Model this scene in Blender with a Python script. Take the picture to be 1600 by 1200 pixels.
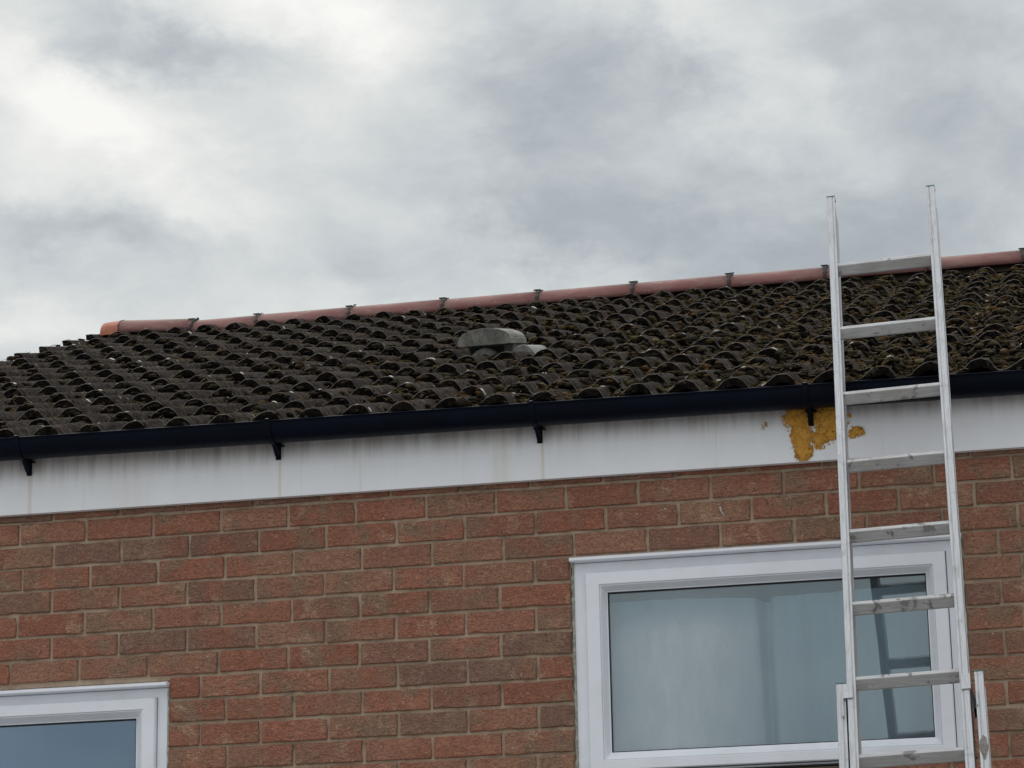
import bpy, bmesh, math, random
from mathutils import Vector, Matrix, noise
R_ = math.radians
random.seed(7)
for o in list(bpy.data.objects):
    bpy.data.objects.remove(o)
SC = bpy.context.scene
COL = SC.collection

# ------------------------------------------------------------------ camera
cam = bpy.data.cameras.new('camera')
co = bpy.data.objects.new('camera', cam); COL.objects.link(co)
cr = Vector((0.97372777, 0.22690296, -0.01921637))
cu = Vector((0.07598782, -0.24422007, 0.96673803))
cf = Vector((-0.2146627, 0.94279988, 0.25504572))
m = Matrix((cr, cu, -cf)).transposed().to_4x4()
m.translation = Vector((3.484448, -8.123088, -1.861455))
co.matrix_world = m
cam.sensor_width = 36; cam.lens = 96.788
cam.clip_start = 0.05; cam.clip_end = 2000
SC.camera = co

# ------------------------------------------------------------------ node helper
class NT:
    def __init__(s, nt): s.t = nt; s.n = nt.nodes; s.l = nt.links
    def new(s, kind, **kw):
        nd = s.n.new(kind)
        ins = kw.pop('ins', {})
        for k, v in kw.items(): setattr(nd, k, v)
        for k, v in ins.items(): s.put(nd.inputs[k], v)
        return nd
    def put(s, sock, v):
        if hasattr(v, 'links') or isinstance(v, bpy.types.NodeSocket): s.l.new(v, sock)
        elif isinstance(v, bpy.types.Node): s.l.new(v.outputs[0], sock)
        else: sock.default_value = v
    def math(s, op, a, b=0.0, c=None, clamp=False):
        nd = s.new('ShaderNodeMath', operation=op, use_clamp=clamp)
        s.put(nd.inputs[0], a); s.put(nd.inputs[1], b)
        if c is not None: s.put(nd.inputs[2], c)
        return nd.outputs[0]
    def vmath(s, op, a, b=(0, 0, 0)):
        nd = s.new('ShaderNodeVectorMath', operation=op)
        s.put(nd.inputs[0], a); s.put(nd.inputs[1], b)
        return nd.outputs[0]
    def mapr(s, v, a, b, c=0.0, d=1.0, smooth=True):
        nd = s.new('ShaderNodeMapRange', interpolation_type='SMOOTHSTEP' if smooth else 'LINEAR')
        s.put(nd.inputs[0], v)
        for i, x in zip((1, 2, 3, 4), (a, b, c, d)): s.put(nd.inputs[i], x)
        return nd.outputs[0]
    def mapping(s, v, loc=(0, 0, 0), rot=(0, 0, 0), sc=(1, 1, 1), kind='POINT'):
        nd = s.new('ShaderNodeMapping', vector_type=kind)
        s.put(nd.inputs[0], v); s.put(nd.inputs['Location'], loc); s.put(nd.inputs['Rotation'], rot); s.put(nd.inputs['Scale'], sc)
        return nd.outputs[0]
    def noise(s, v, scale, detail=4.0, rough=0.55, dist=0.0):
        nd = s.new('ShaderNodeTexNoise', noise_dimensions='3D')
        s.put(nd.inputs['Vector'], v); s.put(nd.inputs['Scale'], scale)
        s.put(nd.inputs['Detail'], detail); s.put(nd.inputs['Roughness'], rough); s.put(nd.inputs['Distortion'], dist)
        return nd.outputs[0]
    def ramp(s, v, stops, interp='LINEAR'):
        nd = s.new('ShaderNodeValToRGB'); r = nd.color_ramp; r.interpolation = interp
        while len(r.elements) < len(stops): r.elements.new(0.5)
        for e, (p, c) in zip(r.elements, stops): e.position = p; e.color = (c[0], c[1], c[2], 1)
        s.put(nd.inputs[0], v); return nd.outputs[0]
    def mix(s, f, a, b, mode='MIX'):
        nd = s.new('ShaderNodeMix', data_type='RGBA', blend_type=mode)
        cc = lambda x: (x[0], x[1], x[2], 1) if isinstance(x, tuple) else x
        s.put(nd.inputs['Factor'], f); s.put(nd.inputs[6], cc(a)); s.put(nd.inputs[7], cc(b))
        return nd.outputs[2]

# ------------------------------------------------------------------ sky and sun
SUN_AZ, SUN_EL = -35.0, 52.0       # behind the house, high on the left
W = bpy.data.worlds.new('World'); SC.world = W; W.use_nodes = True
t = NT(W.node_tree); t.n.clear()
tc = t.new('ShaderNodeTexCoord'); D = tc.outputs['Generated']
nish = t.new('ShaderNodeTexSky', sky_type='NISHITA', sun_disc=False, sun_elevation=R_(SUN_EL), sun_rotation=R_(SUN_AZ))
sep = t.new('ShaderNodeSeparateXYZ', ins={0: D})
az = t.math('MULTIPLY', t.math('ARCTAN2', sep.outputs[0], sep.outputs[1]), 57.2958)
el = t.math('MULTIPLY', t.math('ARCSINE', sep.outputs[2]), 57.2958)
ae = t.new('ShaderNodeCombineXYZ', ins={0: az, 1: el}).outputs[0]
sq = t.mapping(D, sc=(1, 1, 1.7))
wn = t.new('ShaderNodeTexNoise', ins={'Vector': sq, 'Scale': 11.0, 'Detail': 8.0, 'Roughness': 0.62})
warp = t.vmath('MULTIPLY', t.vmath('SUBTRACT', wn.outputs['Color'], (0.5, 0.5, 0.5)), (6.0, 4.5, 0))
aw = t.vmath('ADD', ae, warp)
# cloud masses: azimuth, elevation, half-widths (degrees), tilt, brightness
masses = [(-22.5, 20.8, 5.2, 3.4, 0, .17), (-16.8, 22.6, 4.2, 1.3, -14, .30), (-20.4, 19.6, 6.5, 1.3, -35, .15), (-16.0, 19.8, 4.0, 3.0, 0, .05),
          (-20.6, 22.0, 3.4, .75, -12, -.24), (-22.4, 17.9, 4.4, .8, -5, -.17), (-18.0, 17.2, 4.5, .9, -8, -.05), (-23.2, 15.6, 4.0, 1.1, 0, .16),
          (-12.0, 19.4, 4.8, 2.8, 15, -.24), (-8.0, 17.3, 7.0, 1.6, -6, -.22), (-3.5, 18.8, 6.5, 4.2, 0, -.20), (-7.5, 20.6, 4.0, .9, -35, .10), (-5.6, 19.9, 3.2, .7, -28, .08), (-14.4, 18.0, 2.6, .8, -20, .12), (-3.2, 22.4, 4.0, 1.6, 10, -.10),
          (-13.0, 16.6, 5.0, .7, 5, .08), (-9.5, 22.3, 3.5, 1.2, -20, .10)]
B = 0.57
for (a0, e0, ra, re, tilt, amp) in masses:
    q = t.mapping(aw, loc=(a0, e0, 0), rot=(0, 0, R_(tilt)), sc=(ra, re, 1), kind='TEXTURE')
    ln = t.new('ShaderNodeVectorMath', operation='LENGTH', ins={0: q}).outputs['Value']
    B = t.math('ADD', B, t.mapr(ln, 1.25, 0.0, 0.0, amp))
n1 = t.noise(sq, 3.0, 5.0, .55, .6); n2 = t.noise(sq, 17.0, 9.0, .62, .35); n3 = t.noise(t.vmath('ADD', sq, t.vmath('MULTIPLY', warp, (.004, .004, .004))), 42.0, 8.0, .6, .2)
B = t.math('ADD', B, t.math('MULTIPLY', t.math('SUBTRACT', n1, .5), .25))
B = t.math('ADD', B, t.math('MULTIPLY', t.math('SUBTRACT', n2, .5), .42))
B = t.math('ADD', B, t.math('MULTIPLY', t.math('SUBTRACT', n3, .5), .16))
cl = t.ramp(B, [(0.0, (.24, .27, .305)), (.34, (.40, .435, .465)), (.5, (.54, .575, .592)), (.66, (.68, .70, .69)), (.9, (.91, .90, .87))])
mixn = t.new('ShaderNodeMix', data_type='RGBA', ins={'Factor': .97, 6: t.vmath('MULTIPLY', nish.outputs[0], (.1, .1, .1)), 7: cl})
# overcast skies brighten towards the zenith; boosted beyond that to light the wall
zen = t.mapr(el, 20.0, 85.0, 1.0, 3.1)
bg = t.new('ShaderNodeBackground', ins={'Color': mixn.outputs[2], 'Strength': zen})
wo = t.new('ShaderNodeOutputWorld', ins={0: bg.outputs[0]})
sun = bpy.data.lights.new('sun', 'SUN'); sun.energy = 0.95; sun.angle = R_(25); sun.color = (1, .96, .9)
so = bpy.data.objects.new('sun', sun); COL.objects.link(so)
sd = Vector((math.sin(R_(SUN_AZ)) * math.cos(R_(SUN_EL)), math.cos(R_(SUN_AZ)) * math.cos(R_(SUN_EL)), math.sin(R_(SUN_EL))))
so.rotation_euler = sd.to_track_quat('Z', 'Y').to_euler(); so.location = (0, 0, 30)
vs = SC.view_settings
vs.view_transform = 'Standard'; vs.look = 'None'; vs.exposure = 0.08; vs.gamma = 1; vs.use_curve_mapping = False

# ------------------------------------------------------------------ materials
def mat(name, rough=.7, metal=0.0, spec=.4):
    mt = bpy.data.materials.new(name); mt.use_nodes = True
    k = NT(mt.node_tree); b = k.n['Principled BSDF']
    b.inputs['Roughness'].default_value = rough; b.inputs['Metallic'].default_value = metal
    b.inputs['Specular IOR Level'].default_value = spec
    return mt, k, b
def bump(k, b, h, dist, strength=1.0):
    nd = k.new('ShaderNodeBump', ins={'Height': h, 'Distance': dist, 'Strength': strength})
    k.put(b.inputs['Normal'], nd.outputs[0])
def objvec(k, sc=(1, 1, 1)):
    tcn = k.new('ShaderNodeTexCoord'); oi = k.new('ShaderNodeObjectInfo')
    off = k.math('MULTIPLY', oi.outputs['Random'], 57.0)
    cv = k.new('ShaderNodeCombineXYZ', ins={0: off, 1: k.math('MULTIPLY', off, 1.7), 2: k.math('MULTIPLY', off, .6)}).outputs[0]
    return k.vmath('MULTIPLY', k.vmath('ADD', tcn.outputs['Object'], cv), sc), oi.outputs['Random'], tcn.outputs['Object']
def pos(k): return k.new('ShaderNodeNewGeometry').outputs['Position']

def brick_mat():
    mt, k, b = mat('brick_clay', .9, 0, .25)
    v, rnd, ob = objvec(k)
    base = k.ramp(rnd, [(0, (.40, .145, .088)), (.12, (.46, .19, .12)), (.25, (.43, .215, .135)), (.38, (.25, .145, .11)), (.5, (.45, .185, .115)), (.62, (.44, .245, .155)),
                        (.74, (.38, .13, .078)), (.86, (.29, .175, .13)), (1, (.47, .20, .125))])
    big = k.noise(v, 9.0, 3, .5)
    c = k.mix(k.mapr(big, .50, .66), base, (.32, .205, .135))
    rd = k.noise(k.vmath('ADD', v, (9, 4, 2)), 6.0, 2, .5)
    c = k.mix(k.math('MULTIPLY', k.mapr(rd, .52, .66), .6), c, (.43, .145, .088))
    cream = k.noise(k.vmath('ADD', v, (3, 7, 1)), 12.0, 3, .6)
    grit = k.noise(v, 160.0, 3, .7)
    f = k.math('MULTIPLY', k.mapr(cream, .56, .68), k.mapr(grit, .38, .58))
    c = k.mix(k.math('MULTIPLY', f, .7), c, (.62, .42, .27))
    dark = k.noise(k.vmath('MULTIPLY', v, (.7, 1, 1.7)), 62.0, 4, .72, 2.6)
    c = k.mix(k.mapr(dark, .50, .36, 0, .85), c, (.13, .07, .05))  # creases darkened in colour, shading the relief of the brick face
    c = k.mix(k.mapr(dark, .56, .70, 0, .55), c, (.66, .40, .29))
    dk2 = k.noise(k.vmath('MULTIPLY', v, (.8, 1, 1.5)), 210.0, 2, .6, 1.0)
    c = k.mix(k.mapr(dk2, .45, .33, 0, .7), c, (.15, .078, .05))
    c = k.mix(k.mapr(dk2, .58, .70, 0, .5), c, (.58, .35, .23))
    spk = k.noise(v, 120.0, 1, .5)
    c = k.mix(k.mapr(spk, .76, .80, 0, .8), c, (.78, .68, .60))
    c = k.mix(1.0, c, (1.05, 1.06, 1.08), 'MULTIPLY')
    c = k.mix(.10, c, (.37, .18, .125))
    k.put(b.inputs['Base Color'], c)
    wr = dark
    h = k.math('ADD', k.math('MULTIPLY', wr, 1.0), k.math('MULTIPLY', grit, .5))
    bump(k, b, h, .009, 1.0)
    return mt
def mortar_mat():
    mt, k, b = mat('mortar', .95, 0, .2)
    p = pos(k)
    c = k.ramp(k.noise(p, 14, 5, .65), [(.3, (.27, .195, .14)), (.5, (.44, .335, .245)), (.75, (.55, .435, .33))])
    k.put(b.inputs['Base Color'], c); bump(k, b, k.noise(p, 240, 4, .7), .003, .8); return mt
def tile_mat():
    mt, k, b = mat('concrete_tile', 1.0, 0, .04)
    v, rnd, ob = objvec(k)
    base = k.ramp(rnd, [(0, (.024, .019, .017)), (.2, (.042, .034, .031)), (.4, (.026, .022, .022)), (.6, (.064, .053, .048)), (.8, (.036, .028, .025)), (1, (.052, .042, .038))])
    c = k.mix(k.mapr(k.noise(v, 24, 5, .65), .48, .62, 0, .8), base, (.088, .070, .058))
    c = k.mix(k.mapr(k.noise(v, 42, 5, .68, 1), .50, .58, 0, .85), c, (.012, .009, .007))
    c = k.mix(k.mapr(k.noise(k.vmath('ADD', v, (5, 2, 8)), 30, 5, .7, 1), .58, .66, 0, .6), c, (.13, .105, .085))
    c = k.mix(k.mapr(k.noise(v, 330, 2, .6), .58, .72, 0, .5), c, (.20, .17, .14))
    vor = k.new('ShaderNodeTexVoronoi', ins={'Vector': v, 'Scale': 22.0}); msk = k.noise(v, 6, 2, .5)
    wob = k.math('ADD', vor.outputs['Distance'], k.math('MULTIPLY', k.noise(v, 90, 3, .6), .25))
    c = k.mix(k.math('MULTIPLY', k.mapr(wob, .34, .22), k.mapr(msk, .54, .60, 0, .9)), c, (.30, .28, .245))
    k.put(b.inputs['Base Color'], c)
    bump(k, b, k.math('ADD', k.noise(v, 130, 4, .7), k.noise(v, 30, 3, .6)), .010, 1.0); return mt
def tile_end_mat():  # near-black tail faces: front-face shade put into the colour, along with algae
    mt, k, b = mat('shade_and_algae_tile_end', 1.0, 0, .03)
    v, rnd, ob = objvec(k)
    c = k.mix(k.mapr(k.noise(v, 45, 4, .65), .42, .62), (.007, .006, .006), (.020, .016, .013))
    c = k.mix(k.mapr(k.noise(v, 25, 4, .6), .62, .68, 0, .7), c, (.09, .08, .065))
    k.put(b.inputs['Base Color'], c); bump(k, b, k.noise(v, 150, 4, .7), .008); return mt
def plain(name, col, rough=.5, var=.12, sc=30, metal=0, spec=.4, bd=0, bs=80):
    mt, k, b = mat(name, rough, metal, spec); p = pos(k)
    n = k.noise(p, sc, 4, .6)
    lo = tuple(x * (1 - var) for x in col); hi = tuple(min(1, x * (1 + var)) for x in col)
    k.put(b.inputs['Base Color'], k.mix(k.mapr(n, .3, .7), lo, hi))
    if bd: bump(k, b, k.noise(p, bs, 4, .65), bd)
    return mt
def fascia_mat():
    mt, k, b = mat('fascia_pvc', .38, 0, .45); p = pos(k); s = k.new('ShaderNodeSeparateXYZ', ins={0: p})
    zt = k.mapr(s.outputs[2], .05, .19); z2 = k.mapr(s.outputs[2], .105, .19)
    st = k.noise(k.vmath('MULTIPLY', p, (1, 1, .06)), 34, 5, .62)
    big = k.noise(k.vmath('MULTIPLY', p, (1, 1, .3)), 5, 3, .6)
    c = k.mix(k.math('MULTIPLY', k.mapr(big, .35, .7), .22), (.84, .84, .88), (.73, .71, .67))
    f = k.math('MULTIPLY', k.math('MULTIPLY', k.mapr(st, .42, .78), k.math('POWER', zt, 1.1)), k.mapr(big, .35, .65, .1, .5))
    c = k.mix(f, c, (.33, .25, .21))
    c = k.mix(k.math('MULTIPLY', z2, k.mapr(st, .2, .8, .45, .85)), c, (.20, .155, .125))  # brown band under the gutter: its shadow and dirt put into the colour
    c = k.mix(k.math('MULTIPLY', k.mapr(k.noise(k.vmath('MULTIPLY', p, (1, 1, .03)), 38, 3, .6), .60, .72), .20), c, (.52, .46, .34))
    # run-off streak below each bracket
    for x0, w_, a in ((.043, .012, .4), (.885, .008, .45), (1.735, .008, .45), (1.60, .05, .32), (.40, .10, .15)):
        dx = k.math('ABSOLUTE', k.math('SUBTRACT', s.outputs[0], x0))
        c = k.mix(k.math('MULTIPLY', k.mapr(dx, w_, 0), k.math('MULTIPLY', k.mapr(st, .2, .6), a)), c, (.52, .42, .27))
    c = k.mix(k.math('MULTIPLY', k.mapr(k.noise(p, 260, 2, .5), .70, .76), .45), c, (.25, .20, .15))
    k.put(b.inputs['Base Color'], c); return mt
def alu_mat():
    mt, k, b = mat('weathered_aluminium', .42, .55, .5)
    v, rnd, ob = objvec(k)
    st = k.noise(k.vmath('MULTIPLY', v, (1, 1, .05)), 260, 4, .7)
    c = k.mix(k.mapr(st, .34, .62), (.40, .40, .415), (.56, .56, .575))
    c = k.mix(k.mapr(k.noise(k.vmath('MULTIPLY', v, (1, 1, .12)), 90, 4, .7), .56, .70, 0, .4), c, (.30, .29, .295))
    c = k.mix(k.mapr(k.noise(v, 18, 5, .7, .8), .54, .68, 0, .6), c, (.33, .31, .30))
    c = k.mix(k.mapr(k.noise(v, 60, 4, .7), .66, .72, 0, .6), c, (.16, .15, .15))
    c = k.mix(k.mapr(k.noise(k.vmath('MULTIPLY', v, (1, 1, 6)), 9, 2, .5), .70, .74, 0, .4), c, (.3, .3, .32))
    k.put(b.inputs['Base Color'], c)
    k.put(b.inputs['Roughness'], k.mapr(st, .3, .7, .46, .60))
    bump(k, b, st, .0003, .3); return mt
def rung_mat():
    mt, k, b = mat('rung_aluminium', .5, .45, .5)
    v, rnd, ob = objvec(k)
    st = k.noise(k.vmath('MULTIPLY', v, (.06, 1, 1)), 300, 4, .7)
    c = k.mix(k.mapr(st, .3, .7), (.36, .35, .355), (.52, .51, .51))
    c = k.mix(k.mapr(k.noise(v, 26, 4, .62, .5), .585, .64, 0, .75), c, (.12, .11, .11))
    c = k.mix(k.mapr(k.noise(v, 7, 3, .6), .42, .66, 0, .5), c, (.33, .30, .285))
    k.put(b.inputs['Base Color'], c); bump(k, b, st, .0006, .5); return mt
def moss_mat():
    mt, k, b = mat('moss', .95, 0, .1)
    g = k.new('ShaderNodeNewGeometry'); rnd = g.outputs['Random Per Island']; p = g.outputs['Position']
    c = k.ramp(rnd, [(0, (.008, .007, .005)), (.3, (.022, .018, .012)), (.5, (.062, .049, .030)), (.64, (.095, .068, .032)), (.74, (.06, .048, .024)), (.86, (.15, .105, .04)), (.93, (.17, .08, .03)), (1, (.14, .11, .07))])
    sx = k.new('ShaderNodeSeparateXYZ', ins={0: p}).outputs[0]
    c = k.mix(k.mapr(sx, 2.0, .2, 0, .65), c, k.ramp(rnd, [(0, (.008, .007, .006)), (.6, (.03, .025, .02)), (1, (.085, .07, .055))]))
    c = k.mix(k.mapr(k.noise(p, 300, 2, .6), .35, .6, 0, .6), c, (.02, .016, .01))
    k.put(b.inputs['Base Color'], c); bump(k, b, k.noise(p, 420, 2, .7), .004); return mt
def straw_mat():
    mt, k, b = mat('dry_stems', .8, 0, .2)
    rnd = k.new('ShaderNodeNewGeometry').outputs['Random Per Island']
    k.put(b.inputs['Base Color'], k.ramp(rnd, [(0, (.05, .035, .02)), (.4, (.14, .10, .055)), (.7, (.27, .20, .11)), (.9, (.24, .14, .05)), (1, (.38, .31, .2))])); return mt
def ridge_mat():
    mt, k, b = mat('ridge_tile_concrete', .8, 0, .3); v, rnd, ob = objvec(k)
    c = k.ramp(rnd, [(0, (.205, .085, .08)), (.5, (.24, .108, .10)), (1, (.19, .082, .077))])
    c = k.mix(k.mapr(k.noise(k.vmath('MULTIPLY', v, (.35, 1, 1)), 16, 5, .65), .42, .68, 0, .6), c, (.28, .175, .15))
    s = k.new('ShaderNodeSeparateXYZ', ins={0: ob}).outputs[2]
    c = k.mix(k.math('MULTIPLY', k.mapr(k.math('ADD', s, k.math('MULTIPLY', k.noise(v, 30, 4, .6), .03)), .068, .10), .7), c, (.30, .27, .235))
    c = k.mix(k.mapr(k.noise(k.vmath('MULTIPLY', v, (.3, 1, 1)), 50, 4, .7), .60, .68, 0, .6), c, (.44, .36, .32))
    c = k.mix(k.mapr(k.noise(v, 38, 3, .6), .34, .26, 0, .5), c, (.10, .05, .045))
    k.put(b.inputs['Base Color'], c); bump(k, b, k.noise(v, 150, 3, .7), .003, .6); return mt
def glass_mat(name, tint, ior, refl=(.9, .96, 1), mist=1.0):
    mt = bpy.data.materials.new(name); mt.use_nodes = True; k = NT(mt.node_tree); k.n.clear()
    tr = k.new('ShaderNodeBsdfTransparent', ins={'Color': (*tint, 1)})
    p = pos(k)
    gl = k.new('ShaderNodeBsdfGlossy', ins={'Roughness': .02, 'Color': (*refl, 1)})
    bp = k.new('ShaderNodeBump', ins={'Height': k.noise(p, 2.5, 2, .5), 'Distance': .002, 'Strength': .5})
    k.put(gl.inputs['Normal'], bp.outputs[0])
    # faint film of dust and dried rain
    df = k.new('ShaderNodeBsdfDiffuse', ins={'Color': (.76, .82, .86, 1)})
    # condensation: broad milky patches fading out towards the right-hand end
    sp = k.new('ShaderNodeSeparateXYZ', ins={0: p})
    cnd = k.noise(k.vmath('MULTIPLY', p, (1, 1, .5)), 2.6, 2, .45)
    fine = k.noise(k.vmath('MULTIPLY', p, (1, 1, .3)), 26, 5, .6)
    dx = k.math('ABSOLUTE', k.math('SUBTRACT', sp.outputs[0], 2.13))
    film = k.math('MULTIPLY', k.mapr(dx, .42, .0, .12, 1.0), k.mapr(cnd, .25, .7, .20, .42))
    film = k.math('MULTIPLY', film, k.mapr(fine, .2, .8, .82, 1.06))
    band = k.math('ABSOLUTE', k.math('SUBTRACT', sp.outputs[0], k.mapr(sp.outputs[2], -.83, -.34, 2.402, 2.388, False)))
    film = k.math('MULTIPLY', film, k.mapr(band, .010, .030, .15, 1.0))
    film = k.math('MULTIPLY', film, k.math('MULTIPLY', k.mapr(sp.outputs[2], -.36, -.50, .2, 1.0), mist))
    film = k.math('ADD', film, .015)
    a = k.new('ShaderNodeMixShader', ins={0: film, 1: tr.outputs[0], 2: df.outputs[0]})
    fr = k.new('ShaderNodeFresnel', ins={'IOR': ior})
    mx = k.new('ShaderNodeMixShader', ins={0: fr.outputs[0], 1: a.outputs[0], 2: gl.outputs[0]})
    k.new('ShaderNodeOutputMaterial', ins={0: mx.outputs[0]}); return mt
def upvc_mat():
    mt, k, b = mat('window_upvc', .3, 0, .5); p = pos(k)
    c = k.mix(k.mapr(k.noise(p, 6, 4, .6), .4, .7), (.81, .82, .88), (.76, .77, .82))
    c = k.mix(k.mapr(k.noise(p, 130, 3, .6), .70, .76, 0, .5), c, (.3, .28, .25))
    k.put(b.inputs['Base Color'], c); return mt
def foam_mat():
    mt, k, b = mat('expanding_foam', .8, 0, .3); p = pos(k)
    c = k.ramp(k.noise(p, 60, 4, .6, 1.2), [(.3, (.38, .16, .03)), (.5, (.58, .28, .04)), (.72, (.66, .37, .085))])
    k.put(b.inputs['Base Color'], c); bump(k, b, k.noise(p, 90, 3, .6), .006); return mt
def net_mat(name, col, tr):
    mt = bpy.data.materials.new(name); mt.use_nodes = True; k = NT(mt.node_tree); k.n.clear(); p = pos(k)
    weave = k.noise(k.vmath('MULTIPLY', p, (1, 1, .12)), 18, 2, .5)
    c = k.mix(k.mapr(weave, .3, .7), tuple(x * .86 for x in col), col)
    d = k.new('ShaderNodeBsdfDiffuse', ins={'Color': c}); tl = k.new('ShaderNodeBsdfTranslucent', ins={'Color': c})
    mx = k.new('ShaderNodeMixShader', ins={0: tr, 1: d.outputs[0], 2: tl.outputs[0]})
    k.new('ShaderNodeOutputMaterial', ins={0: mx.outputs[0]}); return mt
def vent_mat():
    mt, k, b = mat('vent_concrete', .85, 0, .3); v, rnd, ob = objvec(k)
    c = k.mix(k.mapr(k.noise(v, 18, 4, .6), .4, .65), (.15, .142, .13), (.25, .24, .22))
    st = k.noise(k.vmath('MULTIPLY', v, (1, .1, 1)), 60, 3, .6)
    c = k.mix(k.mapr(st, .58, .68, 0, .8), c, (.07, .06, .045))
    c = k.mix(k.mapr(k.noise(v, 40, 3, .6), .62, .7, 0, .6), c, (.56, .54, .47))
    k.put(b.inputs['Base Color'], c); bump(k, b, k.noise(v, 150, 4, .7), .002); return mt
def ground_mat():
    mt, k, b = mat('ground_paving', .95, 0, .1); p = pos(k)
    k.put(b.inputs['Base Color'], k.ramp(k.noise(p, .8, 6, .7), [(.3, (.24, .24, .235)), (.5, (.30, .30, .295)), (.7, (.36, .36, .355))]))
    bump(k, b, k.noise(p, 30, 4, .7), .02); return mt

M = dict(brick=brick_mat(), mortar=mortar_mat(), tile=tile_mat(), tend=tile_end_mat(), arris=plain('worn_lit_tile_arris', (.072, .058, .048), .9, .5, 45), fascia=fascia_mat(), alu=alu_mat(), rung=rung_mat(), moss=moss_mat(), straw=straw_mat(), ridge=ridge_mat(),  # arris: light catching the worn tile edges is put into the colour
         upvc=upvc_mat(), foam=foam_mat(), vent=vent_mat(), ground=ground_mat(), glass=glass_mat('window_glass', (.84, .93, .97), 2.1, (.86, .95, 1)), glass2=glass_mat('sky_blue_reflection_glass', (.72, .87, .97), 2.25, (.74, .87, 1), .30),  # glass2: blue sky reflection put into the left pane's colour
         gutter=plain('gutter_plastic', (.0015, .0035, .010), .42, .2, 9, 0, .09), black=plain('black_rubber_and_shade', (.008, .009, .011), .6),  # black: rubber parts, plus pieces standing in for shade
         union=plain('ridge_union_plastic', (.018, .015, .014), .6), cap=plain('terracotta_cap', (.36, .125, .075), .75, .16, 22, bd=.001),
         capg=plain('green_plastic_cap', (.05, .13, .12), .5, .2, 60), net=net_mat('net_fabric', (.90, .93, .92), .08),
         blind=net_mat('blind_fabric', (.025, .10, .27), .05), room=plain('room_plaster', (.22, .25, .25), .9), lichen=plain('lichen', (.46, .44, .39), .95, .25, 120, bd=.002, bs=300),
         timber=plain('batten_timber', (.05, .04, .03), .9), seal=plain('old_sealant', (.34, .33, .28), .8, .4, 60, bd=.002, bs=90), glint=plain('lip_highlight', (.30, .30, .30), .5),
         mud=plain('dried_mud', (.22, .20, .185), .95, .3, 120, bd=.002, bs=200), white=plain('bird_dropping', (.46, .40, .38), .9, .2, 90), vtile=plain('pale_vent_tile', (.21, .215, .20), .75, .3, 26, bd=.001))

# ------------------------------------------------------------------ mesh helpers
def link(name, me, mt=None, parent=None, **props):
    o = bpy.data.objects.new(name, me); COL.objects.link(o)
    if mt is not None and me is not None and not me.materials: me.materials.append(mt)
    if parent is not None: o.parent = parent
    for k_, v_ in props.items(): o[k_] = v_
    return o
def thing(name, label, cat, loc=(0, 0, 0), group=None):
    o = bpy.data.objects.new(name, None); COL.objects.link(o); o.location = loc; o.empty_display_size = .3
    o['label'] = label; o['category'] = cat
    if group: o['group'] = group
    return o
class MB:
    def __init__(s): s.v = []; s.f = []; s.sm = []
    def add(s, vs, fs, smooth=False):
        b = len(s.v); s.v += [tuple(x) for x in vs]; s.f += [tuple(i + b for i in f) for f in fs]; s.sm += [smooth] * len(fs)
    def box(s, x0, x1, y0, y1, z0, z1):
        s.add([(x0, y0, z0), (x1, y0, z0), (x1, y1, z0), (x0, y1, z0), (x0, y0, z1), (x1, y0, z1), (x1, y1, z1), (x0, y1, z1)],
              [(0, 3, 2, 1), (4, 5, 6, 7), (0, 1, 5, 4), (1, 2, 6, 5), (2, 3, 7, 6), (3, 0, 4, 7)])
    def prism(s, prof, a, b, fn, smooth=False, caps=True):
        """closed profile (p,q) swept from a to b; fn(p,q,t)->xyz"""
        n = len(prof); vs = [fn(p, q, a) for p, q in prof] + [fn(p, q, b) for p, q in prof]
        s.add(vs, [(i, (i + 1) % n, (i + 1) % n + n, i + n) for i in range(n)], smooth)
        if caps: s.add(vs, [tuple(range(n))[::-1], tuple(range(n, 2 * n))])
    def mesh(s, name, bevel=0, seg=2, auto=None, wn=True):
        me = bpy.data.meshes.new(name); me.from_pydata(s.v, [], s.f)
        me.polygons.foreach_set('use_smooth', s.sm)
        bm = bmesh.new(); bm.from_mesh(me)
        bmesh.ops.remove_doubles(bm, verts=bm.verts, dist=1e-5)
        bmesh.ops.recalc_face_normals(bm, faces=bm.faces)
        if bevel:
            es = [e for e in bm.edges if len(e.link_faces) == 2 and e.calc_face_angle() > .6]
            bmesh.ops.bevel(bm, geom=es, offset=bevel, segments=seg, affect='EDGES', profile=.5, clamp_overlap=True)
        bm.to_mesh(me); bm.free(); me.update()
        return me
def rings(mb, rs):
    """mitred rectangular frame: list of (x0,x1,z0,z1,y)"""
    vs = []
    for x0, x1, z0, z1, y in rs: vs += [(x0, y, z0), (x1, y, z0), (x1, y, z1), (x0, y, z1)]
    fs = []
    for i in range(len(rs) - 1):
        for j in range(4):
            a = 4 * i + j; b = 4 * i + (j + 1) % 4
            fs.append((a, b, b + 4, a + 4))
    mb.add(vs, fs)
def box_obj(name, parent, mt, *d, bevel=.0, **kw):
    b = MB(); b.box(*d); return link(name, b.mesh(name, bevel), mt, parent, **kw)

GZ = -3.46
# ------------------------------------------------------------------ ground
g = MB(); g.add([(-600, -600, GZ), (600, -600, GZ), (600, 900, GZ), (-600, 900, GZ)], [(0, 1, 2, 3)])
go = link('ground', g.mesh('ground'), M['ground'], None, kind='structure')

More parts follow.
